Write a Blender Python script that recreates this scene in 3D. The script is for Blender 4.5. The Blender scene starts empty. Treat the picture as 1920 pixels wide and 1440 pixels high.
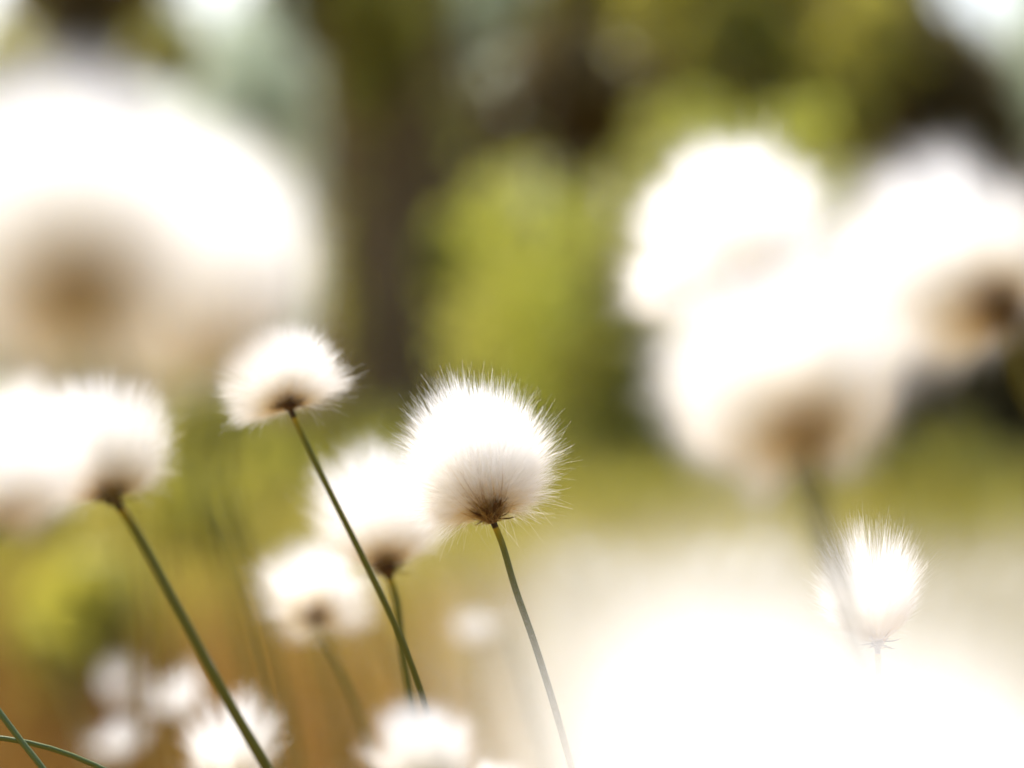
import bpy, math, random
import numpy as np
from mathutils import Vector

SC = bpy.context.scene
COL = SC.collection

# ------------------------------------------------------------------ camera
F_MM, SENSOR = 85.0, 36.0
FPX = 1920 * F_MM / SENSOR
CAM_H = 0.42
FOCUS = 0.50
cd = bpy.data.cameras.new('camera')
cam = bpy.data.objects.new('camera', cd)
COL.objects.link(cam)
cam.location = (0, 0, CAM_H)
cam.rotation_euler = (math.radians(90), 0, 0)
cd.lens = F_MM
cd.sensor_width = SENSOR
cd.clip_start = 0.005
cd.clip_end = 2000
cd.dof.use_dof = True
cd.dof.focus_distance = FOCUS
cd.dof.aperture_fstop = 6.0
cd.dof.aperture_blades = 0
SC.camera = cam

# ------------------------------------------------------------------ light
SUN_EL = math.radians(56)
SUN_AZ = math.radians(-28)        # measured from +Y (view direction), negative = left
w = bpy.data.worlds.new('World')
SC.world = w
w.use_nodes = True
nt = w.node_tree
sky = nt.nodes.new('ShaderNodeTexSky')
sky.sky_type = 'NISHITA'
sky.sun_disc = False
sky.sun_elevation = SUN_EL
sky.sun_rotation = SUN_AZ
sky.air_density = 1.0
sky.dust_density = 5.0
sky.ozone_density = 0.6
bg = nt.nodes['Background']
bg.inputs['Strength'].default_value = 0.15
nt.links.new(sky.outputs[0], bg.inputs['Color'])

sd = bpy.data.lights.new('sun', 'SUN')
sd.energy = 2.1
sd.angle = math.radians(0.6)
sd.color = (1.0, 0.98, 0.91)
so = bpy.data.objects.new('sun', sd)
COL.objects.link(so)
to_sun = Vector((math.sin(SUN_AZ) * math.cos(SUN_EL), math.cos(SUN_AZ) * math.cos(SUN_EL), math.sin(SUN_EL)))
so.rotation_euler = to_sun.to_track_quat('Z', 'Y').to_euler()
so.location = (-3, 3, 6)

vs = SC.view_settings
SC.display_settings.display_device = 'sRGB'
vs.view_transform = 'Standard'
vs.look = 'None'
vs.gamma = 1
vs.use_curve_mapping = False
vs.exposure = 0.97
SC.render.engine = 'CYCLES'
SC.cycles.max_bounces = 36
SC.cycles.diffuse_bounces = 32
SC.cycles.transmission_bounces = 32
SC.cycles.transparent_max_bounces = 8


# ------------------------------------------------------------------ helpers
def P(px, py, d):
    """point at photo pixel (px,py) and depth d metres"""
    return np.array([(px - 960) / FPX * d, d, CAM_H - (py - 720) / FPX * d])


def norm(v):
    return v / np.maximum(np.linalg.norm(v, axis=-1, keepdims=True), 1e-12)


def mesh_np(name, verts, faces, attrs=None, smooth=True):
    """faces: (n,k) int array with equal k"""
    me = bpy.data.meshes.new(name)
    n, k = faces.shape
    me.vertices.add(len(verts))
    me.vertices.foreach_set('co', np.ascontiguousarray(verts, dtype=np.float32).ravel())
    me.loops.add(n * k)
    me.loops.foreach_set('vertex_index', np.ascontiguousarray(faces, dtype=np.int32).ravel())
    me.polygons.add(n)
    me.polygons.foreach_set('loop_start', np.arange(0, n * k, k, dtype=np.int32))
    me.polygons.foreach_set('loop_total', np.full(n, k, dtype=np.int32))
    if smooth:
        me.polygons.foreach_set('use_smooth', np.ones(n, dtype=bool))
    for an, arr in (attrs or {}).items():
        at = me.attributes.new(an, 'FLOAT', 'POINT')
        at.data.foreach_set('value', np.ascontiguousarray(arr, dtype=np.float32).ravel())
    me.update(calc_edges=True)
    return me


def ob(name, me, mat=None, parent=None, **props):
    o = bpy.data.objects.new(name, me)
    COL.objects.link(o)
    if mat is not None and me is not None and len(me.materials) == 0:
        me.materials.append(mat)
    if parent is not None:
        o.parent = parent
    for k, v in props.items():
        o[k] = v
    return o


def thing(name, loc, label, cat, group=None):
    o = bpy.data.objects.new(name, None)
    COL.objects.link(o)
    o.empty_display_size = 0.05
    o.location = loc
    o['label'] = label
    o['category'] = cat
    if group:
        o['group'] = group
    return o


def tube(name, pts, radii, sides=10, ridge=0.0, attrs=True):
    pts = np.asarray(pts, float)
    n = len(pts)
    radii = np.asarray(radii, float)
    tan = norm(np.gradient(pts, axis=0))
    ref = np.array([0.0, 1.0, 0.0])
    a = norm(np.cross(tan, ref) + 1e-9)
    b = norm(np.cross(tan, a))
    ang = np.linspace(0, 2 * math.pi, sides, endpoint=False)
    rr = np.ones(sides)
    rr[::2] -= ridge
    ring = (np.cos(ang)[None, :, None] * a[:, None, :] + np.sin(ang)[None, :, None] * b[:, None, :])
    v = pts[:, None, :] + ring * (radii[:, None] * rr[None, :])[:, :, None]
    v = v.reshape(-1, 3)
    i = np.arange(n - 1)[:, None] * sides
    j = np.arange(sides)[None, :]
    j2 = (j + 1) % sides
    f = np.stack([i + j, i + j2, i + sides + j2, i + sides + j], -1).reshape(-1, 4)
    # caps
    c0 = len(v)
    v = np.vstack([v, pts[:1], pts[-1:]])
    jj = np.arange(sides)
    k2 = (jj + 1) % sides
    cap0 = np.stack([np.full(sides, c0), k2, jj, jj], -1)
    cap1 = np.stack([np.full(sides, c0 + 1), (n - 1) * sides + jj, (n - 1) * sides + k2, (n - 1) * sides + k2], -1)
    me = bpy.data.meshes.new(name)
    faces = [tuple(x) for x in f.tolist()] + [tuple(x[:3]) for x in cap0.tolist()] + [tuple(x[:3]) for x in cap1.tolist()]
    me.from_pydata(v.tolist(), [], faces)
    me.polygons.foreach_set('use_smooth', np.ones(len(faces), dtype=bool))
    t = np.repeat(np.linspace(0, 1, n), sides)
    t = np.concatenate([t, [0, 1]])
    at = me.attributes.new('t', 'FLOAT', 'POINT')
    at.data.foreach_set('value', t.astype(np.float32))
    me.update()
    return me


def spline(pts, n, warp=1.0):
    """smooth curve through pts (monotone-ish hermite on chord length), n points"""
    pts = np.asarray(pts, float)
    ch = np.concatenate([[0], np.cumsum(np.maximum(np.linalg.norm(np.diff(pts, axis=0), axis=1), 1e-6))])
    if len(pts) == 2:
        s_ = np.linspace(0, 1, n)[:, None]
        return pts[0] * (1 - s_) + pts[1] * s_
    sl = np.diff(pts, axis=0) / np.diff(ch)[:, None]
    h = np.diff(ch)[:, None]
    tg = np.empty_like(pts)
    tg[1:-1] = (sl[:-1] * h[1:] + sl[1:] * h[:-1]) / (h[1:] + h[:-1])
    tg[0], tg[-1] = sl[0], sl[-1]
    u = np.linspace(0, 1, n) ** warp * ch[-1]
    i = np.clip(np.searchsorted(ch, u, side='right') - 1, 0, len(pts) - 2)
    hh = h[i]
    t = ((u - ch[i])[:, None]) / hh
    return ((2 * t ** 3 - 3 * t ** 2 + 1) * pts[i] + (t ** 3 - 2 * t ** 2 + t) * hh * tg[i]
            + (-2 * t ** 3 + 3 * t ** 2) * pts[i + 1] + (t ** 3 - t ** 2) * hh * tg[i + 1])


def ribbons(paths, width, side):
    """paths (N,S,3), width (N,S), side (N,S,3) unit -> verts, quads"""
    N, S, _ = paths.shape
    off = side * (width * 0.5)[:, :, None]
    v = np.stack([paths - off, paths + off], 2).reshape(-1, 3)
    base = (np.arange(N) * S * 2)[:, None]
    s = (np.arange(S - 1) * 2)[None, :]
    q = np.stack([base + s, base + s + 1, base + s + 3, base + s + 2], -1).reshape(-1, 4)
    return v, q


# ------------------------------------------------------------------ materials
def new_mat(name):
    m = bpy.data.materials.new(name)
    m.use_nodes = True
    m.node_tree.nodes.clear()
    return m, m.node_tree.nodes, m.node_tree.links


def ramp_node(N, stops, interp='LINEAR'):
    r = N.new('ShaderNodeValToRGB')
    r.color_ramp.interpolation = interp
    els = r.color_ramp.elements
    while len(els) > 1:
        els.remove(els[-1])
    els[0].position = stops[0][0]
    els[0].color = (*stops[0][1], 1)
    for p, c in stops[1:]:
        e = els.new(p)
        e.color = (*c, 1)
    return r


def leafy(name, attr, stops, trans=0.5, rough=0.6, spec=0.2, noise=None, tscale=(1, 1, 1), interp='LINEAR'):
    """diffuse + translucent sheet material coloured along an attribute"""
    m, N, L = new_mat(name)
    out = N.new('ShaderNodeOutputMaterial')
    at = N.new('ShaderNodeAttribute')
    at.attribute_name = attr
    r = ramp_node(N, stops, interp)
    fac = at.outputs['Fac']
    if noise:
        tc = N.new('ShaderNodeTexCoord')
        nz = N.new('ShaderNodeTexNoise')
        nz.inputs['Scale'].default_value = noise[0]
        L.new(tc.outputs['Object'], nz.inputs['Vector'])
        ma = N.new('ShaderNodeMath')
        ma.operation = 'MULTIPLY_ADD'
        L.new(nz.outputs['Fac'], ma.inputs[0])
        ma.inputs[1].default_value = noise[1]
        sb = N.new('ShaderNodeMath')
        sb.operation = 'SUBTRACT'
        L.new(fac, sb.inputs[0])
        sb.inputs[1].default_value = noise[1] * 0.5
        L.new(sb.outputs[0], ma.inputs[2])
        fac = ma.outputs[0]
    L.new(fac, r.inputs[0])
    p = N.new('ShaderNodeBsdfPrincipled')
    p.inputs['Roughness'].default_value = rough
    p.inputs['Specular IOR Level'].default_value = spec
    L.new(r.outputs[0], p.inputs['Base Color'])
    t = N.new('ShaderNodeBsdfTranslucent')
    vm = N.new('ShaderNodeVectorMath')
    vm.operation = 'MULTIPLY'
    L.new(r.outputs[0], vm.inputs[0])
    vm.inputs[1].default_value = tscale
    L.new(vm.outputs[0], t.inputs['Color'])
    mx = N.new('ShaderNodeMixShader')
    mx.inputs[0].default_value = trans
    L.new(p.outputs[0], mx.inputs[1])
    L.new(t.outputs[0], mx.inputs[2])
    L.new(mx.outputs[0], out.inputs[0])
    return m


def solid(name, stops, scale=20, detail=5, rough=0.8, bump=0.3, stretch=(1, 1, 1), spec=0.2, bdist=0.01):
    m, N, L = new_mat(name)
    out = N.new('ShaderNodeOutputMaterial')
    p = N.new('ShaderNodeBsdfPrincipled')
    tc = N.new('ShaderNodeTexCoord')
    mp = N.new('ShaderNodeMapping')
    mp.inputs['Scale'].default_value = stretch
    nz = N.new('ShaderNodeTexNoise')
    nz.inputs['Scale'].default_value = scale
    nz.inputs['Detail'].default_value = detail
    L.new(tc.outputs['Object'], mp.inputs[0])
    L.new(mp.outputs[0], nz.inputs['Vector'])
    r = ramp_node(N, stops)
    L.new(nz.outputs['Fac'], r.inputs[0])
    L.new(r.outputs[0], p.inputs['Base Color'])
    p.inputs['Roughness'].default_value = rough
    p.inputs['Specular IOR Level'].default_value = spec
    b = N.new('ShaderNodeBump')
    b.inputs['Strength'].default_value = bump
    b.inputs['Distance'].default_value = bdist
    L.new(nz.outputs['Fac'], b.inputs['Height'])
    L.new(b.outputs[0], p.inputs['Normal'])
    L.new(p.outputs[0], out.inputs[0])
    return m


M_COTTON = leafy('cotton_fibre', 'c', [(0.0, (0.42, 0.27, 0.10)), (0.10, (0.76, 0.60, 0.30)), (0.19, (0.93, 0.86, 0.66)),
                                       (0.28, (0.975, 0.95, 0.89)), (0.45, (0.988, 0.980, 0.955)), (1.0, (0.994, 0.994, 0.99))],
                 trans=0.75, rough=0.6, spec=0.0)
M_STEM = leafy('flower_stem', 't', [(0.0, (0.035, 0.020, 0.010)), (0.088, (0.05, 0.028, 0.010)), (0.094, (0.42, 0.30, 0.02)),
                                          (0.112, (0.30, 0.25, 0.02)), (0.16, (0.15, 0.16, 0.03)), (0.6, (0.12, 0.125, 0.025)), (1.0, (0.10, 0.08, 0.03))],
               trans=0.15, rough=0.5, spec=0.22)
M_BRACT = solid('bract_brown', [(0.3, (0.030, 0.014, 0.007)), (0.6, (0.10, 0.048, 0.018)), (0.8, (0.22, 0.12, 0.045))], scale=900, rough=0.7, bump=0.2, bdist=0.0002)
M_BRISTLE = leafy('brown_bristle', 'c', [(0, (0.05, 0.022, 0.009)), (0.4, (0.22, 0.11, 0.03)), (0.8, (0.55, 0.36, 0.13)), (1, (0.75, 0.60, 0.32))], trans=0.3)
M_SEDGE = leafy('sedge_leaf', 't', [(0, (0.10, 0.14, 0.03)), (0.5, (0.14, 0.19, 0.04)), (1, (0.12, 0.13, 0.04))], trans=0.2, rough=0.4, spec=0.5)
M_SEDGE_PALE = leafy('pale_sedge_leaf', 't', [(0, (0.45, 0.42, 0.14)), (1, (0.40, 0.30, 0.10))], trans=0.35)
M_DRY = leafy('dry_grass', 'c', [(0, (0.17, 0.10, 0.03)), (0.15, (0.28, 0.16, 0.04)), (0.35, (0.50, 0.30, 0.075)), (0.6, (0.62, 0.46, 0.15)), (0.8, (0.54, 0.48, 0.13)), (1, (0.24, 0.27, 0.05))],
              trans=0.45, tscale=(1, 0.9, 0.7))
M_GREEN = leafy('green_grass', 'c', [(0, (0.20, 0.17, 0.03)), (0.35, (0.38, 0.33, 0.06)), (0.7, (0.56, 0.49, 0.13)), (1, (0.74, 0.66, 0.38))],
                trans=0.5, tscale=(1, 1, 0.6))
M_LEAF_LIME = leafy('lime_leaves', 'c', [(0, (0.42, 0.47, 0.12)), (0.4, (0.76, 0.79, 0.28)), (0.8, (0.88, 0.88, 0.48)), (1, (0.90, 0.90, 0.66))], trans=0.74, spec=0.35, tscale=(1.15, 1.1, 0.5))
M_LEAF_BOG = leafy('bog_bush_leaves', 'c', [(0, (0.17, 0.17, 0.03)), (0.5, (0.36, 0.36, 0.07)), (1, (0.56, 0.54, 0.16))], trans=0.5, spec=0.3, tscale=(1.1, 1.0, 0.6))
M_LEAF_OLIVE = leafy('olive_leaves', 'c', [(0, (0.19, 0.19, 0.05)), (0.5, (0.39, 0.39, 0.09)), (1, (0.60, 0.59, 0.18))], trans=0.5, spec=0.3, tscale=(1.1, 1.0, 0.5))
M_LEAF_DARK = leafy('dark_needles', 'c', [(0, (0.10, 0.08, 0.038)), (0.5, (0.19, 0.15, 0.06)), (1, (0.28, 0.22, 0.09))], trans=0.3, spec=0.2)  # dark tones raised: veiling lens glare is put into the needle colour
M_LEAF_PALE = leafy('pale_willow_leaves', 'c', [(0, (0.38, 0.45, 0.32)), (0.5, (0.55, 0.62, 0.48)), (1, (0.68, 0.74, 0.62))], trans=0.6, spec=0.5)
M_BARK = solid('pine_bark', [(0.3, (0.10, 0.065, 0.032)), (0.5, (0.17, 0.115, 0.056)), (0.7, (0.27, 0.19, 0.095))], scale=14, stretch=(1, 1, 0.25), rough=0.95, bump=0.9, bdist=0.03)  # bark colour lightened to stand in for hazy lens glare
M_SOIL = solid('peat_ground', [(0.3, (0.10, 0.055, 0.018)), (0.5, (0.26, 0.15, 0.04)), (0.62, (0.22, 0.20, 0.04)), (0.8, (0.38, 0.30, 0.09))], scale=1.3, detail=8, rough=0.95, bump=0.6, bdist=0.05)


# ------------------------------------------------------------------ ground
def ground():
    ys = np.concatenate([np.linspace(-6, 15, 85), np.linspace(16, 60, 40), np.array([80, 120, 200, 400, 800, 1500])])
    xs0 = np.linspace(-1, 1, 121)
    rng = np.random.default_rng(3)
    ph = rng.uniform(0, 6.28, (8, 2))
    V = []
    for y in ys:
        wd = 12 if y < 15 else 12 + (y - 15) * 1.2
        for x in xs0:
            X = x * wd
            h = 0
            if y < 70:
                for k in range(8):
                    fr = 0.4 * 1.5 ** k
                    h += math.sin(X * fr + ph[k, 0]) * math.sin(y * fr + ph[k, 1]) * 0.03 / (1 + k * 0.8)
            V.append((X, y, h - 0.02))
    n, m = len(ys), len(xs0)
    i = np.arange(n - 1)[:, None] * m
    j = np.arange(m - 1)[None, :]
    F = np.stack([i + j, i + j + 1, i + m + j + 1, i + m + j], -1).reshape(-1, 4)
    o = ob('ground', mesh_np('ground', np.array(V), F), M_SOIL)
    o['kind'] = 'structure'


ground()


# ------------------------------------------------------------------ grass (stuff)
def grass(name, n, dmin, dmax, hmin, hmax, width, mat, label, seed, cfun, lean=0.35, xmargin=0.5, slope=0.30, power=1.0, S=5, keep=None):
    rng = np.random.default_rng(seed)
    d = dmin + (dmax - dmin) * rng.random(n) ** power
    x = rng.uniform(-1, 1, n) * (xmargin + slope * d)
    # tussocks
    nt_ = max(60, n // 60)
    td = dmin + (dmax - dmin) * rng.random(nt_) ** power
    tx = rng.uniform(-1, 1, nt_) * (xmargin + slope * td)
    idx = rng.integers(0, nt_, n)
    tm = rng.random(n) < 0.75
    sp = 0.05 + 0.012 * td[idx]
    x = np.where(tm, tx[idx] + rng.normal(0, 1, n) * sp, x)
    d = np.where(tm, td[idx] + rng.normal(0, 1, n) * sp, d)
    if keep is not None:
        k = keep(x, d, rng)
        x, d, idx = x[k], d[k], idx[k]
        n = len(x)
    h = rng.uniform(hmin, hmax, n)
    az = rng.uniform(0, 2 * math.pi, n)
    ln = rng.gamma(2, lean / 2, n) * h
    s = np.linspace(0, 1, S)
    px = x[:, None] + (np.cos(az) * ln)[:, None] * s[None] ** 2
    py = d[:, None] + (np.sin(az) * ln)[:, None] * s[None] ** 2
    pz = (h[:, None] * (s[None] - 0.25 * (ln / h)[:, None] * s[None] ** 3)) - 0.03
    paths = np.stack([px, py, pz], -1)
    wd = width * (1 + 0.06 * d)[:, None] * (1 - s[None] ** 2 * 0.85) * rng.uniform(0.7, 1.3, n)[:, None]
    sa = rng.uniform(0, 2 * math.pi, n)
    side = np.stack([np.cos(sa), np.sin(sa), np.zeros(n)], -1)[:, None, :].repeat(S, 1)
    v, q = ribbons(paths, wd, side)
    c = cfun(x, d, rng)
    c = np.repeat(np.clip(c, 0, 1), S * 2)
    me = mesh_np(name, v, q, {'c': c})
    o = ob(name, me, mat, None, kind='stuff', label=label, category='grass')
    return o


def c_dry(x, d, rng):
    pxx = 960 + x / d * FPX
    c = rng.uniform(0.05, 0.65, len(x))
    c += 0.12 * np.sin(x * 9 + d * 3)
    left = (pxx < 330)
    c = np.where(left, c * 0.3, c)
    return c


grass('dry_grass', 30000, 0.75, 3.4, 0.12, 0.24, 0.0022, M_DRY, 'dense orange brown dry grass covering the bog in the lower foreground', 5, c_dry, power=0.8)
grass('green_grass', 42000, 2.2, 13, 0.10, 0.30, 0.004, M_GREEN, 'yellow green grass and sedge spreading back to the trees', 6,
      lambda x, d, rng: rng.uniform(0.1, 0.85, len(x)) + 0.12 * np.sin(x * 3 + d * 1.7), power=0.75, xmargin=0.8, slope=0.33, S=4)


M_STRAW = leafy('bleached_straw', 'c', [(0, (0.46, 0.41, 0.24)), (0.5, (0.62, 0.58, 0.43)), (1, (0.76, 0.73, 0.60))], trans=0.5)
grass('straw_grass', 22000, 1.5, 3.2, 0.22, 0.31, 0.0028, M_STRAW, 'bleached straw coloured grass behind the flowers at lower right', 8,
      lambda x, d, rng: rng.uniform(0, 1, len(x)), power=1.0,
      keep=lambda x, d, rng: (960 + x / d * FPX + rng.normal(0, 70, len(x))) > 1000)


# ------------------------------------------------------------------ cotton grass
def fibre_mesh(name, C, R, outline, n, S, width, seed, nclump=260, clump=0.5, cam_tan=1.0, base_cull=0.80, fly=0.05, depth=0.95, wisps=(), curl=0.085, lvar=0.42, hook=0.075):
    """outline: list of (angle_deg, radius) in the x-z plane about the centre C (relative to base)"""
    rng = np.random.default_rng(seed)
    a = C / np.linalg.norm(C)
    cl = norm(rng.normal(size=(nclump, 3)))
    clr = rng.uniform(0.90, 1.08, nclump)
    ci = rng.integers(0, nclump, n)
    u0 = norm(rng.normal(size=(n, 3)))
    u = norm(cl[ci] + rng.normal(size=(n, 3)) * 0.13)
    mixm = (rng.random(n) < clump)[:, None]
    u = np.where(mixm, u, u0)
    # outline radius
    oa = np.radians([o[0] for o in outline])
    orr = np.array([o[1] for o in outline])
    order = np.argsort(oa)
    oa, orr = oa[order], orr[order]
    ang = np.arctan2(u[:, 2], u[:, 0]) % (2 * math.pi)
    rad = np.interp(ang, np.concatenate([oa, [oa[0] + 2 * math.pi]]), np.concatenate([orr, [orr[0]]]), period=2 * math.pi)
    inpl = np.sqrt(u[:, 0] ** 2 + u[:, 2] ** 2)
    r = rad * inpl ** 2 + R * depth * (1 - inpl ** 2)
    lf = 1 - lvar * rng.random(n) ** 1.7
    lf = np.where(mixm[:, 0], lf * clr[ci], lf)
    lf = np.where(rng.random(n) < fly, lf * rng.uniform(1.0, 1.14, n), lf)
    E = C + u * (r * lf)[:, None]
    for (wa, wr, wspread, wc) in wisps:
        wa_ = np.radians(wa + rng.normal(0, wspread, wc))
        dy = rng.normal(0, 0.30, wc)
        uu = norm(np.stack([np.cos(wa_), dy, np.sin(wa_)], -1))
        E = np.vstack([E, C + uu * (wr * (1 - 0.35 * rng.random(wc) ** 1.5))[:, None]])
        u = np.vstack([u, uu])
        r = np.concatenate([r, np.full(wc, wr)])
    nw = sum(w_[3] for w_ in wisps)
    # remove those too close to the base direction
    ca = (u * -a).sum(1)
    keep = ca < base_cull + rng.normal(0, 0.06, n + nw)
    if nw:
        keep[-nw:] = True
    E, u, r = E[keep], u[keep], r[keep]
    n = len(E)
    root = a * (R * 0.10) + norm(rng.normal(size=(n, 3))) * (R * 0.11) * rng.random((n, 1)) ** 0.4
    P1 = C * 0.50 + u * (R * 0.42)[..., None] if np.ndim(R) else C * 0.50 + u * (R * 0.42)
    P1 = P1 + rng.normal(size=(n, 3)) * R * 0.05
    s = np.linspace(0, 1, S)[None, :, None]
    paths = root[:, None] * (1 - s) ** 2 + 2 * P1[:, None] * s * (1 - s) + E[:, None] * s ** 2
    # curl
    t1 = norm(np.cross(u, rng.normal(size=(n, 3))))
    cdir = norm(rng.normal(size=(nclump, 3)) + np.array([0.25, 0, -0.6]))
    cI = np.concatenate([ci, rng.integers(0, nclump, nw)])[keep]
    t1 = np.where((rng.random(n) < 0.72)[:, None], norm(cdir[cI] + rng.normal(size=(n, 3)) * 0.35), t1)
    amp = np.abs(rng.normal(0, curl, n)) * R
    paths = paths + t1[:, None] * (amp[:, None, None] * s ** 2 * 1.3)
    t2 = norm(np.cross(u, t1))
    amp2 = rng.normal(0, 0.024, n) * R
    paths = paths + t2[:, None] * (amp2[:, None, None] * np.sin(s * 7 + rng.uniform(0, 6, n)[:, None, None]) * s)
    t3 = norm(rng.normal(size=(n, 3)) + np.array([0, 0, -0.25]))
    paths = paths + t3[:, None] * (np.abs(rng.normal(0, hook, n))[:, None, None] * R * np.clip((s - 0.62) / 0.38, 0, 1) ** 1.6)
    tan = norm(np.gradient(paths, axis=1))
    side = norm(np.cross(tan, rng.normal(size=(n, 1, 3)).repeat(S, 1)))
    ss = np.linspace(0, 1, S)[None]
    wd = width * (0.75 + 0.5 * ss - 0.95 * ss ** 3) * rng.uniform(0.7, 1.3, n)[:, None]
    v, q = ribbons(paths, wd, side)
    dist = np.linalg.norm(paths, axis=2) / (R * 2)
    c = dist * 1.35 / cam_tan + rng.normal(0, 0.07, n)[:, None]
    # a share of the fibres stays white right down to the base
    c = np.where(rng.random(n)[:, None] < 0.12, c + 0.25, c)
    c = np.repeat(np.clip(c, 0, 1).reshape(-1), 2)
    return mesh_np(name, v, q, {'c': c})


def lance_mesh(name, L_, W_):
    """a small cupped pointed scale along +Z"""
    V, F = [], []
    S = 6
    for i in range(S):
        t = i / (S - 1)
        wv = W_ * math.sin(math.pi * min(1, 0.12 + t * 0.88)) ** 0.8 * (1 - t * 0.4) if i < S - 1 else 0.02 * W_
        z = L_ * t
        y = 0.18 * L_ * math.sin(t * 2.2)
        V += [(-wv / 2, y - wv * 0.18, z), (0, y, z), (wv / 2, y - wv * 0.18, z)]
    for i in range(S - 1):
        b = i * 3
        F += [(b, b + 1, b + 4, b + 3), (b + 1, b + 2, b + 5, b + 4)]
    me = bpy.data.meshes.new(name)
    me.from_pydata(V, [], F)
    me.polygons.foreach_set('use_smooth', np.ones(len(F), dtype=bool))
    me.materials.append(M_BRACT)
    return me


BRACT = lance_mesh('bract', 0.0048, 0.0016)


def ovoid(name, axis, L_, W_, jit=0.08, seed=1):
    rng = random.Random(seed)
    V, F = [], []
    A = Vector(axis).normalized()
    q = A.to_track_quat('Z', 'Y')
    rings, seg = 9, 14
    for i in range(rings):
        t = i / (rings - 1)
        r = W_ * (0.12 + 0.88 * math.sin(math.pi * min(1, t * 0.9 + 0.06)) ** 0.7)
        for k in range(seg):
            an = 2 * math.pi * k / seg
            rr = r * (1 + rng.uniform(-jit, jit))
            V.append(tuple(q @ Vector((math.cos(an) * rr, math.sin(an) * rr, t * L_ - 0.1 * L_))))
    for i in range(rings - 1):
        for k in range(seg):
            k2 = (k + 1) % seg
            F.append((i * seg + k, i * seg + k2, (i + 1) * seg + k2, (i + 1) * seg + k))
    F.append(tuple(range(seg))[::-1])
    F.append(tuple((rings - 1) * seg + k for k in range(seg)))
    me = bpy.data.meshes.new(name)
    me.from_pydata(V, [], F)
    me.polygons.foreach_set('use_smooth', np.ones(len(F), dtype=bool))
    return me


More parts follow.
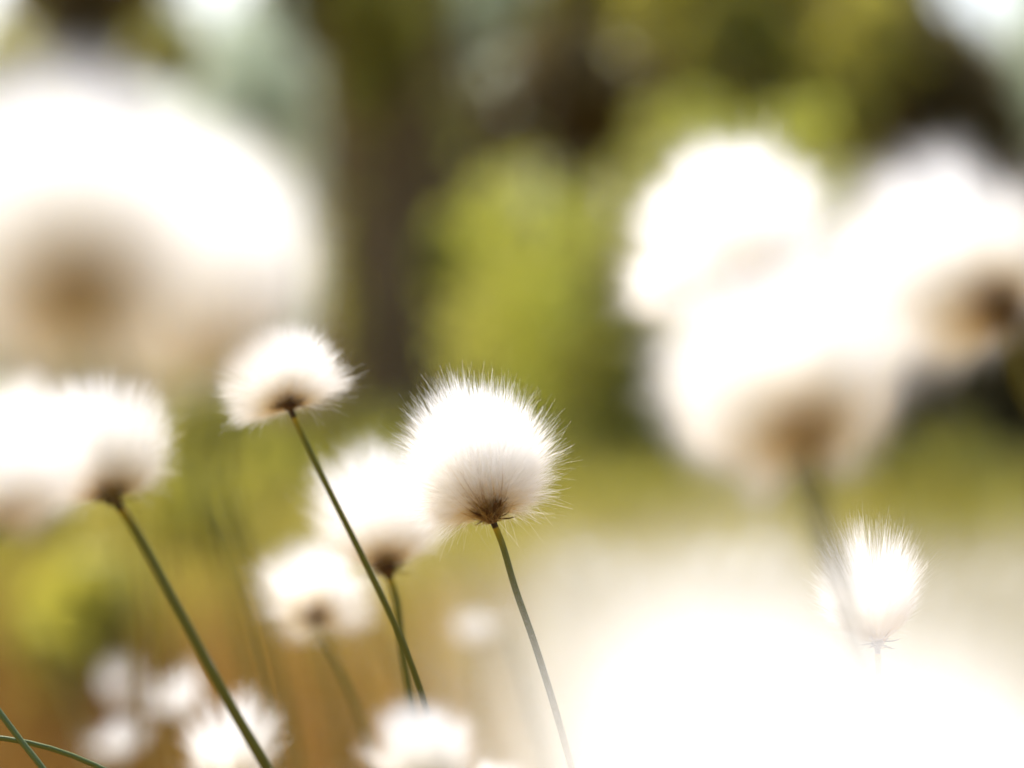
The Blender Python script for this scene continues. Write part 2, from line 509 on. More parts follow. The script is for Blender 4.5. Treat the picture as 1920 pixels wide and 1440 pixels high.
def cotton(label, c_px, base_px, d, outline_px, stem_px, n=3060, S=5, width=0.000080, seed=1, base_dy=0.0, foot_dx=None, group=None,
           bracts=9, stem_r=0.00065, d_end=None, cam_tan=1.0, wisps=(), bristles=0, scale_out=1.09, core=True, blen=0.1, bwid=0.00013, btan=0.0, **kw):
    """one cotton grass flower: fluff, seed head with bracts and the stem down to the ground"""
    Cw = P(*c_px, d)
    Bw = P(*base_px, d) + np.array([0, base_dy, 0])
    sc = d / FPX
    outline = [(a_, r_ * sc * scale_out) for a_, r_ in outline_px]
    R = float(np.mean([o[1] for o in outline]))
    # stem way points
    pts = [Bw]
    m = len(stem_px)
    d_end = d if d_end is None else d_end
    for i, (sx, sy) in enumerate(stem_px):
        dd = Bw[1] + (d_end - Bw[1]) * (i + 1) / m
        pts.append(P(sx, sy, dd))
    last, prev = pts[-1], pts[-2]
    v = norm(last - prev)
    z0 = last[2]
    hx = v[0] / max(0.3, -v[2]) * z0 * 0.55 if foot_dx is None else foot_dx
    hy = v[1] / max(0.3, -v[2]) * z0 * 0.3
    foot = np.array([last[0] + hx, last[1] + hy, -0.02])
    mid = last + v * (z0 * 0.35)
    mid = mid * 0.8 + (last * 0.65 + foot * 0.35) * 0.2
    pts += [mid, foot]
    root = thing('cotton_flower', tuple(foot + np.array([0, 0, 0.02])), label, 'flower', group)
    off = foot + np.array([0, 0, 0.02])
    cl = spline(pts, 64, 2.2)
    # denser at top so that the collar is resolved
    stem = ob('stem', tube('stem', cl - off, np.linspace(stem_r, stem_r * 1.5, 64), 12, 0.14), M_STEM, root)
    me = fibre_mesh('cotton_tuft', Cw - Bw, R, outline, n, S, width, seed, cam_tan=cam_tan, wisps=[(w_[0], w_[1] * sc, w_[2], w_[3]) for w_ in wisps], **kw)
    tuft = ob('cotton_tuft', me, M_COTTON, root)
    tuft.location = tuple(Bw - off)
    ax = Cw - Bw
    # lean of the seed head: between the stem's and the fluff's direction
    ax = norm(norm(ax) * 0.6 + norm(pts[0] - pts[1]) * 0.4)
    k = R / 0.0155
    seedh = ob('seed_head', ovoid('seed_head', ax, 0.0030 * k, 0.0017 * k, seed=seed), M_BRACT, root)
    seedh.location = tuple(Bw - off - ax * 0.0006 * k)
    if not core:
        seedh.scale = (0.5, 0.5, 0.5)
    if bristles:
        bg_ = np.random.default_rng(seed + 900)
        nb = bristles
        uu = norm(bg_.normal(size=(nb, 3)) + ax * 0.75)
        uu = uu[(uu * ax).sum(1) > -0.25]
        nb = len(uu)
        Lb = bg_.uniform(0.16, 0.40 + blen, nb) * R * np.clip(0.55 + 0.5 * (uu * ax).sum(1), 0.4, 1)
        s3 = np.linspace(0, 1, 5)[None, :, None]
        st = norm(bg_.normal(size=(nb, 3))) * 0.0016 * k * 0.9 + ax * 0.0008 * k
        pth = st[:, None] + uu[:, None] * Lb[:, None, None] * s3 + ax * (Lb[:, None, None] * 0.55 * s3 ** 2)
        pth = pth + norm(bg_.normal(size=(nb, 3)))[:, None] * (0.0006 * k * s3 ** 2)
        tg_ = norm(np.gradient(pth, axis=1))
        sd_ = norm(np.cross(tg_, bg_.normal(size=(nb, 1, 3)).repeat(5, 1)))
        wd_ = bwid * k * (1.1 - np.linspace(0, 1, 5)[None] ** 2) * bg_.uniform(0.6, 1.5, nb)[:, None]
        v_, q_ = ribbons(pth, wd_, sd_)
        cc = np.repeat(np.clip((0.0 if core else 0.75) + btan + bg_.beta(1.3, 1.6, nb)[:, None] * 0.7 + np.linspace(0, 0.3, 5)[None], 0, 1).reshape(-1), 2)
        br = ob('bristles', mesh_np('bristles', v_ * (1 if core else 2), q_, {'c': cc}), M_BRISTLE, seedh)
    rng = random.Random(seed * 7 + 1)
    q0 = Vector(ax).to_track_quat('Z', 'Y')
    from mathutils import Quaternion
    for b in range(bracts):
        o = ob('bract', BRACT, None, seedh)
        an = 2 * math.pi * (b + rng.uniform(-0.2, 0.2)) / bracts
        tilt = rng.uniform(0.9, 1.75)
        q = q0 @ Quaternion((0, 0, 1), an) @ Quaternion((1, 0, 0), -tilt)
        o.rotation_mode = 'QUATERNION'
        o.rotation_quaternion = q
        o.location = tuple(Vector((0, 0, 0)) + (q0 @ Vector((0, 0, rng.uniform(0.0, 0.0012) * k))) + (q @ Vector((0, 0, 0.0006 * k))))
        s_ = k * rng.uniform(0.7, 1.15)
        o.scale = (s_, s_, s_)
    return root


def circ(r, jit=0.05, seed=0, n=24, flat=1.0):
    rng = random.Random(seed)
    out = []
    for i in range(n):
        a_ = 360 * i / n
        ra = math.radians(a_)
        rr = r / math.sqrt(math.cos(ra) ** 2 + (math.sin(ra) / flat) ** 2)
        out.append((a_, rr * (1 + rng.uniform(-jit, jit))))
    return out


# 1  the sharp head in the middle  (centre 895,850)
cotton('sharply focused round white cotton head in the middle on a thin dark green stem', (893, 848), (922, 968), 0.50,
       [(0, 132), (8, 150), (15, 138), (30, 128), (45, 134), (60, 130), (75, 128), (90, 138), (100, 132), (110, 158), (118, 138), (135, 138), (150, 143), (165, 140),
        (180, 130), (200, 128), (215, 140), (232, 158), (245, 140), (262, 118), (280, 112), (295, 126), (310, 142), (330, 148), (345, 142)],
       [(938, 1010), (965, 1100), (1000, 1200), (1035, 1310), (1072, 1440)], n=19000, S=9, width=0.000050, seed=11, bristles=1500, blen=0.40, bwid=0.000095, btan=0.22, curl=0.13, scale_out=1.025, lvar=0.16, hook=0.15, nclump=900, clump=0.35,
       base_dy=-0.006, bracts=16, fly=0.02, stem_r=0.0007, cam_tan=0.98,
       wisps=[(232, 165, 8, 900), (218, 150, 8, 700), (246, 150, 6, 400), (5, 150, 5, 160), (115, 168, 3, 130), (103, 150, 6, 160), (322, 150, 8, 260), (338, 148, 8, 220), (308, 145, 8, 200)])
# 2  flat head upper left of it
cotton('flattened white cotton head with a ragged lower rim on the stem that crosses two others', (525, 695), (546, 762), 0.473,
       [(0, 122), (-8 % 360, 138), (-14 % 360, 128), (15, 112), (30, 104), (45, 98), (60, 98), (75, 92), (90, 90), (110, 92), (130, 96), (150, 106), (165, 112), (180, 122),
        (200, 118), (215, 118), (228, 126), (240, 105), (255, 78), (275, 62), (300, 66), (320, 80), (335, 104)],
       [(600, 885), (650, 985), (700, 1085), (755, 1205), (790, 1300), (830, 1440)], n=10000, S=6, width=0.000039, seed=12, lvar=0.2, fly=0.02, bristles=250, nclump=400, clump=0.4, hook=0.12,
       base_dy=-0.004, bracts=10, stem_r=0.0006, d_end=0.487,
       wisps=[(225, 132, 7, 500), (352, 140, 4, 120), (205, 125, 8, 300), (332, 110, 7, 250)])
# 3  head behind, left of centre
cotton('white cotton head half hidden behind the sharp middle one', (712, 940), (728, 1066), 0.57,
       circ(136, 0.10, 3) , [(742, 1120), (752, 1200), (768, 1300), (785, 1440)], n=9000, S=5, width=0.000045, seed=13, scale_out=1.03, lvar=0.18, fly=0.01, bristles=250, nclump=600, clump=0.3, hook=0.12, base_dy=-0.006, bracts=10, stem_r=0.0009)
# 4
cotton('soft white cotton head hanging between two crossing stems, low left of centre', (592, 1105), (592, 1162), 0.66,
       circ(132, 0.1, 4, flat=0.78), [(625, 1230), (660, 1310), (700, 1440)], n=3060, S=5, width=0.000109, seed=14, nclump=90, clump=0.7, base_dy=-0.003, bracts=8)
# 5 left
cotton('white cotton head at the left edge with a dark brown base and thick green stem', (175, 815), (218, 935), 0.448,
       [(0, 140), (15, 140), (30, 142), (45, 145), (60, 125), (75, 115), (90, 115), (110, 118), (130, 125), (150, 135), (170, 145), (190, 150), (210, 150), (230, 150), (245, 125),
        (262, 110), (280, 100), (295, 105), (312, 135), (325, 150), (345, 145)],
       [(245, 980), (325, 1125), (395, 1255), (445, 1345), (500, 1440)], n=10000, S=5, width=0.000045, seed=15, lvar=0.2, fly=0.02, bristles=250, nclump=600, clump=0.3, hook=0.12, base_dy=-0.003, bracts=10, stem_r=0.0009, d_end=0.462,
       wisps=[(215, 150, 10, 500), (235, 150, 6, 250), (325, 150, 8, 400), (308, 130, 6, 200)])
cotton('blurred white cotton head cut off by the left edge behind the brown based one', (10, 850), (0, 970), 0.36,
       circ(150, 0.08, 5), [(-60, 1060), (-140, 1200)], n=3060, S=4, width=0.000109, seed=16, scale_out=1.12, nclump=90, clump=0.6, base_dy=0.006, bracts=8, d_end=0.33,
       wisps=[(300, 150, 20, 400)])
# giants left
cotton('huge blurred white cotton head at upper left with a tan centre', (110, 400), (200, 575), 0.235,
       circ(305, 0.05, 6), [(230, 800), (270, 1100), (300, 1440)], n=9000, S=5, width=0.000068, seed=17, scale_out=1.03, lvar=0.18, fly=0.01, nclump=600, clump=0.3, hook=0.12, base_dy=-0.0125, bracts=0, cam_tan=0.75, core=False, bristles=200, blen=0.25, d_end=0.25,
       wisps=[(250, 300, 22, 1100), (310, 300, 22, 1100)])
cotton('huge blurred white cotton head touching the tan centred one on its right', (335, 470), (400, 660), 0.25,
       circ(255, 0.05, 7), [(400, 900), (470, 1150), (540, 1440)], n=9000, S=5, width=0.000068, seed=18, scale_out=1.04, lvar=0.18, fly=0.01, nclump=600, clump=0.3, hook=0.12, base_dy=0.008, bracts=8, d_end=0.27)
# right group
cotton('large white cotton head with a scalloped left rim, highest of the right group', (1370, 430), (1420, 560), 0.395,
       [(0, 215), (20, 215), (40, 200), (60, 190), (75, 178), (90, 172), (105, 185), (120, 182), (140, 170), (155, 180), (170, 185), (185, 190), (200, 205), (215, 240), (225, 215),
        (240, 195), (270, 190), (300, 200), (330, 210)],
       [(1490, 850), (1550, 1020), (1630, 1250)], n=9000, S=5, width=0.000054, seed=19, scale_out=1.09, lvar=0.18, fly=0.01, nclump=70, clump=0.6, hook=0.12, base_dy=0.010, bracts=8, d_end=0.37, wisps=[(215, 240, 6, 500), (200, 215, 6, 300), (230, 190, 8, 300), (335, 210, 16, 600)])
cotton('large blurred white cotton head with tan base and hanging wisps, lowest of the right group', (1475, 660), (1505, 830), 0.315,
       [(0, 225), (20, 235), (45, 215), (70, 200), (90, 195), (110, 200), (135, 225), (160, 240), (180, 235), (200, 245), (215, 240), (232, 245), (245, 200), (256, 250), (263, 250), (272, 130),
        (285, 150), (297, 230), (308, 225), (320, 200), (340, 215)],
       [(1530, 950), (1585, 1110), (1640, 1300), (1690, 1440)], n=9000, S=5, width=0.000068, seed=20, scale_out=1.12, lvar=0.18, fly=0.01, nclump=80, clump=0.6, hook=0.12, base_dy=-0.0115, bracts=0, stem_r=0.0011, cam_tan=0.75, core=False, bristles=200, blen=0.25, d_end=0.335,
       wisps=[(256, 275, 3, 450), (298, 260, 4, 300), (230, 262, 8, 700), (215, 250, 10, 500), (320, 225, 10, 500)])
cotton('large blurred white cotton head with a dark brown base at the right edge', (1765, 475), (1862, 600), 0.335,
       circ(192, 0.05, 8), [(1910, 690), (1990, 850), (2100, 1100)], n=9000, S=5, width=0.000068, seed=21, scale_out=1.15, lvar=0.18, fly=0.01, bristles=250, nclump=80, clump=0.6, hook=0.12, base_dy=-0.012, bracts=12, stem_r=0.0009, d_end=0.36)
# small sharp one, lower right
cotton('small brush shaped white cotton head in focus behind the pale blur at lower right', (1632, 1090), (1645, 1208), 0.50,
       [(0, 88), (15, 92), (30, 100), (45, 106), (60, 112), (75, 118), (90, 122), (100, 132), (108, 130), (120, 118), (135, 118), (150, 112), (165, 104), (180, 96), (200, 92), (220, 92),
        (240, 100), (255, 110), (275, 118), (290, 110), (310, 92), (335, 86)],
       [(1648, 1290), (1652, 1440)], n=4896, S=6, width=0.000040, seed=22, bristles=150, nclump=110, clump=0.8, base_dy=0.0, bracts=8, fly=0.05, lvar=0.3, wisps=[(200, 108, 15, 900), (235, 112, 12, 700), (335, 95, 12, 700), (305, 100, 12, 500)])
# near blur at the bottom right
cotton('nearest cotton head, a huge pale blur filling the bottom right', (1370, 1440), (1420, 1865), 0.135,
       circ(425, 0.04, 9), [(1500, 2400)], n=2600, S=5, width=0.000130, seed=23, nclump=80, clump=0.5, base_dy=0.004, bracts=6, d_end=0.14)
cotton('near blurred cotton head in the bottom right corner', (1760, 1505), (1770, 1825), 0.150,
       circ(325, 0.05, 10), [(1790, 2400)], n=2600, S=5, width=0.000130, seed=24, nclump=80, clump=0.5, base_dy=0.004, bracts=6, d_end=0.17)

# bottom row
cotton('white cotton head at the bottom left behind the thick green stem', (430, 1385), (440, 1490), 0.60,
       circ(100, 0.1, 11), [(450, 1600)], n=3060, S=5, width=0.000095, seed=25, nclump=60, clump=0.8, base_dy=-0.006, bracts=8)
cotton('white cotton head rising from the bottom edge below the crossing stems', (785, 1395), (815, 1480), 0.40,
       circ(108, 0.08, 12, flat=0.85), [(830, 1600)], n=3060, S=4, width=0.000109, seed=26, nclump=60, clump=0.7, base_dy=-0.01, bracts=8)
cotton('small white cotton head peeping over the bottom edge right of centre', (925, 1475), (930, 1530), 0.41,
       circ(62, 0.08, 13), [(940, 1600)], n=1530, S=4, width=0.000109, seed=27, nclump=50, clump=0.7, bracts=6)
# little two lobed heads further back
def lobed(r, lobes, seed):
    out = []
    for i in range(36):
        a_ = i * 10
        k_ = max(math.exp(-((a_ - l + 180) % 360 - 180) ** 2 / 700) for l in lobes)
        out.append((a_, r * (0.45 + 0.65 * k_)))
    return out
cotton('small distant two lobed cotton head above a dark base, right of the crossing stems', (893, 1175), (893, 1205), 1.15,
       lobed(62, (25, 165), 1), [(900, 1300), (910, 1440)], n=1530, S=4, width=0.000145, seed=28, nclump=30, clump=0.9, bracts=8, base_dy=-0.012)
cotton('small distant cotton head left of the thick green stem near the bottom', (330, 1300), (345, 1350), 1.1,
       lobed(72, (185, 60), 2), [(350, 1400), (360, 1440)], n=1530, S=4, width=0.000145, seed=29, nclump=30, clump=0.9, bracts=6, base_dy=0.01)
cotton('small distant cotton head with two round lobes near the bottom left corner', (218, 1375), (232, 1425), 1.1,
       lobed(68, (10, 185), 3), [(240, 1480), (245, 1560)], n=1530, S=4, width=0.000145, seed=30, nclump=30, clump=0.9, bracts=8, base_dy=-0.012)
cotton('faint distant cotton head above the two lobed one at bottom left', (225, 1268), (232, 1310), 1.7,
       circ(40, 0.1, 14), [(240, 1400)], n=734, S=4, width=0.000182, seed=31, nclump=30, clump=0.8, bracts=5)


# the pale band of cotton heads beyond the right group
protos = []
rr = random.Random(77)
band = []
for i in range(20):
    px = 1080 + i * 45 + rr.uniform(-22, 22)
    band.append((px, 1050 + rr.uniform(-20, 60), rr.uniform(2.5, 3.8)))


def make_proto(k):
    r_ = 0.017
    sc = 1
    root = thing('cotton_flower', (0, 0, 0), 'x', 'flower', 'cotton heads in the pale band behind the right stems')
    me = fibre_mesh('cotton_tuft', np.array([0.002, 0, 0.014]), r_, circ(r_, 0.12, 40 + k), 1300, 4, 0.0004, 50 + k, nclump=40, clump=0.7)
    hh = 0.30
    t = ob('cotton_tuft', me, M_COTTON, root)
    t.location = (0, 0, hh)
    s_ = ob('stem', tube('stem', spline([(0, 0, hh), (0.01, 0, hh * 0.6), (0.03, 0.0, -0.02)], 14), np.linspace(0.0007, 0.001, 14), 6), M_STEM, root)
    h_ = ob('seed_head', ovoid('seed_head', (0, 0, 1), 0.006, 0.0026, seed=k), M_BRACT, root)
    h_.location = (0, 0, hh - 0.001)
    return root


protos = [make_proto(k) for k in range(3)]


def copy_thing(r):
    c = r.copy()
    COL.objects.link(c)
    for ch in list(r.children):
        g = ch.copy()
        COL.objects.link(g)
        g.parent = c
    return c


LBL_BAND = 'small out of focus cotton head in the pale band beyond the right flowers'
for i, (px, py, d) in enumerate(band):
    o = protos[i] if i < 3 else copy_thing(protos[i % 3])
    p = P(px, py, d)
    s_ = (p[2] - 0.008) / 0.30
    o.location = (p[0], p[1], 0)
    # same head size, taller or shorter stems: scale heights only through the whole plant a little
    o.scale = (s_, s_, s_)
    o.rotation_euler = (0, 0, rr.uniform(0, 6.28))
    o['label'] = LBL_BAND


# ------------------------------------------------------------------ sedge leaves, lower left
def blade(label, pts_px, d0, d1, w0, foot_x, keel=True, mat=M_SEDGE, n=90, extend=True):
    m = len(pts_px)
    pts = [P(x, y, d0 + (d1 - d0) * i / (m - 1)) for i, (x, y) in enumerate(pts_px)]
    last = pts[-1]
    foot = np.array([last[0] + foot_x, last[1] + 0.02, -0.02])
    vv = norm(last - pts[-2])
    mid = (last + vv * (last[2] * 0.3)) * 0.5 + (last * 0.7 + foot * 0.3) * 0.5
    cl = spline(pts + [mid, foot], n)
    off = foot + np.array([0, 0, 0.02])
    rad = w0 * np.clip(np.linspace(0.3, 9.0, n), 0, 1)
    me = tube('sedge_leaf', cl - off, rad, 6, 0.25)
    o = ob('sedge_leaf', me, mat, None, label=label, category='leaf')
    o.location = tuple(off)
    return o


blade('dark green sedge leaf crossing over another in the bottom left corner', [(-260, 1020), (-120, 1180), (0, 1335), (45, 1395), (85, 1445), (140, 1530)], 0.5, 0.49, 0.00075, 0.05)
blade('arching light green sedge leaf passing under a darker one at bottom left', [(-300, 1420), (-150, 1385), (0, 1383), (110, 1407), (195, 1442), (300, 1500), (400, 1600)], 0.505, 0.505, 0.00065, 0.08)
blade('faint green sedge leaf leaning behind the thick stem at left', [(330, 830), (385, 930), (440, 1040), (500, 1200), (550, 1440)], 1.0, 1.0, 0.0006, 0.05)
blade('faint pale sedge leaf between the thick stem and the low left cotton head', [(380, 860), (430, 980), (480, 1120), (540, 1440)], 1.2, 1.2, 0.0006, 0.05)
blade('thin pale sedge leaf running down behind the crossing stems', [(690, 1150), (760, 1290), (800, 1440)], 0.9, 0.9, 0.0012, 0.03)


rs = random.Random(404)
for i in range(16):
    x0 = [350, 420, 300, 480, 620, 560, 660, 120, 60, 700, 840, 520, 180, 960, 400, 760][i]
    y0 = rs.uniform(930, 1180)
    dd = rs.uniform(0.95, 1.7)
    dx = rs.uniform(40, 150)
    blade('thin out of focus sedge leaf slanting up among the lower left cotton heads', [(x0, y0), (x0 + dx * 0.45, y0 + 140), (x0 + dx, y0 + 330)], dd, dd,
          rs.uniform(0.0007, 0.0013), 0.03, mat=M_SEDGE if i % 2 else M_SEDGE_PALE, n=20)['group'] = 'out of focus sedge leaves at lower left'


# ------------------------------------------------------------------ trees and shrubs
def leaves_mesh(name, blobs, n, size, seed, elong=1.6, droop=0.0):
    """blobs: (centre xyz, radii xyz, weight)"""
    rng = np.random.default_rng(seed)
    wts = np.array([b[2] for b in blobs], float)
    wts /= wts.sum()
    bi = rng.choice(len(blobs), n, p=wts)
    cen = np.array([b[0] for b in blobs], float)
    rad = np.array([b[1] for b in blobs], float)
    # sub clumps for gaps
    per = 26
    sub = norm(rng.normal(size=(len(blobs), per, 3))) * rng.random((len(blobs), per, 1)) ** 0.4
    si = rng.integers(0, per, n)
    pos = cen[bi] + (sub[bi, si] + rng.normal(size=(n, 3)) * 0.16) * rad[bi]
    cl = rng.random((len(blobs), per))[bi, si]
    a = norm(rng.normal(size=(n, 3)) + np.array([0, 0, -droop]))
    b = norm(np.cross(a, rng.normal(size=(n, 3))))
    sz = size * rng.uniform(0.6, 1.3, n)[:, None]
    v0 = pos - a * sz * 0.5 * elong
    v1 = pos + b * sz * 0.5
    v2 = pos + a * sz * 0.5 * elong
    v3 = pos - b * sz * 0.5
    v = np.stack([v0, v1, v2, v3], 1).reshape(-1, 3)
    q = np.arange(n * 4).reshape(-1, 4)
    c = np.clip(0.25 + 0.5 * cl + rng.normal(0, 0.13, n), 0, 1)
    return mesh_np(name, v, q, {'c': np.repeat(c, 4)}, smooth=False)


def plant(name, label, cat, x, y, trunk, blobs, n, size, mat, seed, group=None, elong=1.6, bark=M_BARK, branches=5, droop=0):
    """trunk: (radius, height, leanx); blobs in coordinates relative to the foot"""
    root = thing(name, (x, y, -0.03), label, cat, group)
    rng = random.Random(seed)
    r, h, lx = trunk
    kn = 9
    cl = np.array([(lx * (i / (kn - 1)) ** 1.5 + rng.uniform(-1, 1) * r * 0.25, rng.uniform(-1, 1) * r * 0.25, h * i / (kn - 1)) for i in range(kn)])
    cl = spline(cl, 26)
    tt = np.linspace(0, 1, 26)
    rad = r * (1 - 0.75 * tt) * (1 + 0.45 * np.exp(-tt * 18))
    ob('trunk', tube('trunk', cl, rad, 16, 0.06), bark, root)
    for k in range(branches):
        b = blobs[k % len(blobs)]
        i = min(25, max(4, int(26 * min(0.95, max(0.15, (b[0][2] * rng.uniform(0.5, 0.8)) / h)))))
        s0 = cl[i]
        e = np.array(b[0]) + np.array([rng.uniform(-.5, .5) * b[1][0], rng.uniform(-.5, .5) * b[1][1], rng.uniform(-.3, .5) * b[1][2]])
        m_ = (s0 + e) / 2 + np.array([0, 0, 0.12 * np.linalg.norm(e - s0)])
        c2 = spline([s0, m_, e], 10)
        ob('branch', tube('branch', c2, np.linspace(rad[i] * 0.45, rad[i] * 0.08 + 0.002, 10), 7), bark, root)
    ob('crown', leaves_mesh('crown', blobs, n, size, seed, elong, droop), mat, root)
    return root


def B(px0, px1, py0, py1, d, foot_x, depth=None, wt=None):
    """blob filling a pixel box at depth d, relative to a foot at (foot_x, d)"""
    a_ = P(px0, py0, d)
    b_ = P(px1, py1, d)
    cx, cz = (a_[0] + b_[0]) / 2, (a_[2] + b_[2]) / 2
    rx, rz = abs(b_[0] - a_[0]) / 2, abs(a_[2] - b_[2]) / 2
    ry = depth if depth else (rx + rz) / 2
    return ((cx - foot_x, 0, cz), (rx, ry, rz), wt if wt else rx * rz)


def X(px, d):
    return (px - 960) / FPX * d


# loose taller trees that break up the sky along the top edge
for i, (a_, b_, t_, bo, d_, mt, nn, lab) in enumerate([
        (760, 1000, -160, 170, 19, 'P', 1500, 'pale leafed tree between the dark trunk and the reddish brown one'),
        (960, 1250, -180, 130, 20, 'O', 2300, 'loose olive tree at the top edge above the lime shrub'),
        (1160, 1420, -160, 160, 18, 'O', 2600, 'loose olive tree at the top edge above the right group'),
        (1420, 1760, -200, 120, 20, 'O', 2600, 'loose olive tree at the top edge left of the right corner'),
        (1780, 2050, 40, 420, 21, 'P', 1500, 'pale leafed tree at the top right corner')]):
    fx = X((a_ + b_) / 2, d_)
    plant('loose_tree', lab, 'tree', fx, d_, (0.07, 3.6, 0.1), [B(a_, (a_ + b_) / 2 + 30, t_, bo, d_, fx, 0.7), B((a_ + b_) / 2 - 20, b_, t_ - 40, bo - 50, d_, fx, 0.7)], nn, 0.10,
          M_LEAF_PALE if mt == 'P' else M_LEAF_OLIVE, 500 + i, branches=5)
d = 10.8
fx = X(850, d)
plant('sapling', 'slim olive green sapling on the right side of the dark trunk', 'tree', fx, d, (0.025, 2.6, -0.1),
      [B(800, 880, 120, 330, d, fx, 0.2), B(790, 860, 420, 560, d, fx, 0.2, .4), B(800, 900, 700, 850, d, fx, 0.2), B(700, 860, -160, 100, d, fx, 0.3)], 1100, 0.05, M_LEAF_OLIVE, 120, branches=4)
# dark pine trunk left of centre
d = 12.0
fx = X(722, d)
plant('pine_tree', 'dark brown pine trunk standing left of centre behind the flowers', 'tree', fx, d, (0.47, 9.0, 0.1),
      [((0, 0, 7.5), (2.2, 2.2, 1.6), 3), ((0.3, 0.2, 5.6), (2.4, 2.4, 1.0), 3), ((0, 0, 9), (1.4, 1.4, 1.2), 2),
       ((-0.25, -0.2, 2.75), (0.6, 0.5, 0.5), 1.0)], 14000, 0.09, M_LEAF_DARK, 101, elong=2.2, branches=8)
# olive sapling hugging the trunk
d = 11.2
fx = X(640, d)
plant('sapling', 'slim olive green sapling growing against the left side of the dark trunk', 'tree', fx, d, (0.03, 3.0, 0.1),
      [B(600, 690, 250, 860, d, fx, 0.3), B(620, 800, -150, 180, d, fx, 0.4, 1.2)], 2600, 0.05, M_LEAF_OLIVE, 102, branches=4)
# bright lime shrub right of the trunk
d = 10.0
fx = X(1010, d)
plant('birch_shrub', 'sunlit lime green birch shrub right of the dark trunk', 'shrub', fx, d, (0.04, 2.0, 0.05),
      [B(860, 980, 230, 430, d, fx, 0.4), B(980, 1140, 190, 330, d, fx, 0.4), B(1010, 1180, 340, 520, d, fx, 0.3), B(870, 1000, 430, 600, d, fx, 0.35), B(980, 1130, 540, 700, d, fx, 0.3), B(860, 960, 640, 780, d, fx, 0.3), B(940, 1100, 740, 930, d, fx, 0.3), B(850, 1180, 250, 900, d, fx, 0.5, 60)],
      2600, 0.05, M_LEAF_LIME, 103, branches=7)
d = 11.0
fx = X(1370, d)
plant('birch_shrub', 'sunlit lime green birch shrub behind the highest head of the right group', 'shrub', fx, d, (0.04, 2.0, 0.05),
      [B(1170, 1400, 200, 420, d, fx, 0.5), B(1330, 1570, 160, 400, d, fx, 0.5), B(1180, 1600, 380, 800, d, fx, 0.6), B(1130, 1250, 280, 360, d, fx, 0.2), B(1250, 1330, 160, 230, d, fx, 0.2)],
      3800, 0.05, M_LEAF_LIME, 104, branches=7)
# olive shrubs low in the middle and right
d = 9.0
fx = X(1150, d)
plant('olive_shrub', 'dusky olive shrub low between the middle head and the right group', 'shrub', fx, d, (0.03, 1.0, 0.05),
      [B(1060, 1270, 520, 900, d, fx, 0.35), B(1120, 1330, 640, 930, d, fx, 0.35)], 2600, 0.045, M_LEAF_OLIVE, 105, branches=4)
d = 9.5
fx = X(1820, d)
plant('dark_shrub', 'dark shaded shrub at the right edge below the brown based head', 'shrub', fx, d, (0.04, 1.2, 0.0),
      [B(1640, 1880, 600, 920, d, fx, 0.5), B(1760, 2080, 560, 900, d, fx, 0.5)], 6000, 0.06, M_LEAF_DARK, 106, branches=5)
d = 8.0
fx = X(1760, d)
plant('olive_shrub', 'low olive green shrub at right in front of the dark shaded one', 'shrub', fx, d, (0.02, 0.5, 0.0),
      [B(1640, 1860, 860, 990, d, fx, 0.25), B(1800, 2000, 880, 1000, d, fx, 0.25)], 1300, 0.045, M_LEAF_OLIVE, 107, branches=4)
# reddish dark thicket above the lime shrub
d = 14.0
fx = X(1080, d)
plant('alder_tree', 'reddish brown shaded tree behind the lime shrub at top centre', 'tree', fx, d, (0.10, 4.5, -0.1),
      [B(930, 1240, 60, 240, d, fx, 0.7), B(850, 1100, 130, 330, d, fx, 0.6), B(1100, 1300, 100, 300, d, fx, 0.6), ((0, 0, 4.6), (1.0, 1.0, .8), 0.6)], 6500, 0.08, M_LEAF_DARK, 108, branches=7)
# big olive/dark tree arching at the right
d = 15.0
fx = X(1780, d)
plant('arching_tree', 'broad dark tree arching over the right half at the top', 'tree', fx, d, (0.22, 5.0, -0.7),
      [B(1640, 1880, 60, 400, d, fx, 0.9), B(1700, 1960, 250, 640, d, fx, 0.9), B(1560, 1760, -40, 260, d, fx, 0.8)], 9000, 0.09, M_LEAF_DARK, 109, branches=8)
d = 14.0
fx = X(1420, d)
plant('leafy_tree', 'olive green tree behind the right group near the top edge', 'tree', fx, d, (0.10, 4.0, 0.1),
      [B(1230, 1480, 50, 280, d, fx, 0.7), B(1440, 1720, -60, 300, d, fx, 0.8), B(1290, 1500, -20, 140, d, fx, 0.6)], 7500, 0.07, M_LEAF_OLIVE, 110, branches=7)
# top left dark tree
d = 16.0
fx = X(160, d)
plant('spruce_tree', 'dark spruce in the top left corner above the huge pale head', 'tree', fx, d, (0.12, 6.0, 0.1),
      [B(60, 310, -160, 90, d, fx, 0.8), B(20, 260, 100, 900, d, fx, 0.9)], 9000, 0.09, M_LEAF_DARK, 111, branches=8)
d = 13.0
fx = X(20, d)
plant('olive_shrub', 'olive green shrub at the far left edge behind the huge pale heads', 'shrub', fx, d, (0.04, 2.2, 0.0),
      [B(-120, 90, 20, 500, d, fx, 0.5), B(240, 370, 40, 130, d, fx, 0.3, 0.1), B(-60, 320, 500, 900, d, fx, 0.5)], 5000, 0.055, M_LEAF_OLIVE, 112, branches=5)
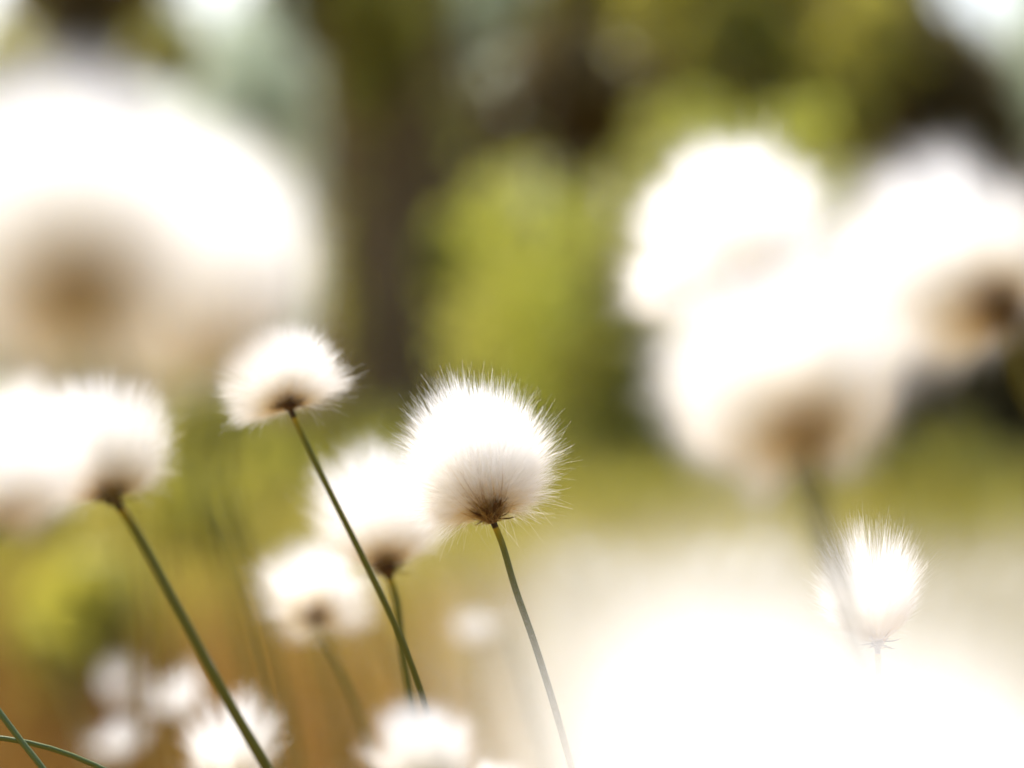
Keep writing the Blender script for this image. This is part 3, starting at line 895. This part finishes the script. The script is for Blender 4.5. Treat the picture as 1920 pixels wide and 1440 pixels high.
# low bog bushes breaking up the far side of the meadow
for i, (a_, b_, t_, bo, d_, mt, nn, lab) in enumerate([
        (-60, 140, 830, 1010, 5.5, M_LEAF_BOG, 700, 'low lime green bog bush at the left edge of the meadow'),
        (60, 260, 990, 1230, 2.6, M_LEAF_OLIVE, 420, 'low dark olive bog bush below the brown based head at left'),
        (250, 480, 870, 1010, 4.5, M_LEAF_BOG, 700, 'bright lime green bog bush right of the brown based head'),
        (390, 600, 840, 950, 6.5, M_LEAF_OLIVE, 600, 'low olive bog bush under the flat cotton head'),
        (840, 1080, 820, 930, 7.0, M_LEAF_BOG, 700, 'low lime green bog bush right of the sharp middle head'),
        (1060, 1330, 870, 980, 6.0, M_LEAF_OLIVE, 700, 'low olive bog bush beneath the right group'),
        (1300, 1560, 860, 960, 7.0, M_LEAF_BOG, 600, 'low lime green bog bush behind the stem of the right group'),
        (1600, 1990, 930, 1040, 5.0, M_LEAF_OLIVE, 800, 'wide low olive bog bush at the right edge of the meadow')]):
    fx = X((a_ + b_) / 2, d_)
    plant('bog_bush', lab, 'bush', fx, d_, (0.012, 0.25, 0.0), [B(a_, b_, t_, bo, d_, fx, 0.2), B(a_ + 40, b_ - 30, t_ - 15, bo, d_, fx, 0.15)], nn, 0.03, mt, 300 + i, branches=3)
rr = random.Random(91)
for i in range(22):
    d_ = rr.uniform(5.5, 9.5)
    cx = -80 + i * 96 + rr.uniform(-35, 35)
    gy = 720 + 4533 * 0.42 / d_
    t_ = gy - rr.uniform(70, 190)
    ww = rr.uniform(70, 130)
    mt, kind = [(M_LEAF_OLIVE, 'olive'), (M_LEAF_BOG, 'lime green'), (M_LEAF_OLIVE, 'olive')][i % 3]
    fx = X(cx, d_)
    plant('bog_bush', 'blurred %s bush among those along the far edge of the meadow' % kind, 'bush', fx, d_, (0.012, 0.25, 0.0),
          [B(cx - ww, cx + ww, t_, gy, d_, fx, 0.25), B(cx - ww * 0.5, cx + ww * 0.3, t_ - 30, gy, d_, fx, 0.2)], 500, 0.04, mt, 400 + i,
          group='%s bushes along the far edge of the meadow' % kind, branches=3)
# pale willows in the gap
d = 24.0
fx = X(470, d)
plant('willow_tree', 'pale grey green willow filling the gap left of the dark trunk', 'tree', fx, d, (0.08, 3.4, 0.2),
      [B(330, 620, 120, 480, d, fx, 1.2), B(380, 640, -60, 300, d, fx, 1.0), B(250, 620, 450, 800, d, fx, 1.2)], 3300, 0.11, M_LEAF_PALE, 113, branches=6)
d = 8.5
fx = X(450, d)
plant('dark_shrub', 'low dark olive shrub behind the flat cotton head', 'shrub', fx, d, (0.03, 0.5, 0.0),
      [B(320, 540, 730, 900, d, fx, 0.3), B(500, 880, 760, 900, d, fx, 0.35)], 3400, 0.05, M_LEAF_OLIVE, 114, branches=4)

# far tree line, single trees
rr = random.Random(5)
for i in range(17):
    d = rr.uniform(34, 52)
    px = -500 + i * 180 + rr.uniform(-50, 50)
    top = -40 + rr.uniform(-100, 130)
    fx = X(px, d)
    zt = P(px, top, d)[2]
    plant('far_tree', 'one of the hazy green trees in the far tree line', 'tree', fx, d, (0.12, zt * 0.9, 0.1),
          [((0, 0, zt * 0.62), (1.1, 1.1, zt * 0.4), 2), ((0.5, 0, zt * 0.35), (1.2, 1.0, zt * 0.35), 2)], 1500, 0.22,
          M_LEAF_PALE if i % 3 else M_LEAF_OLIVE, 200 + i, group='trees of the far tree line', branches=3)
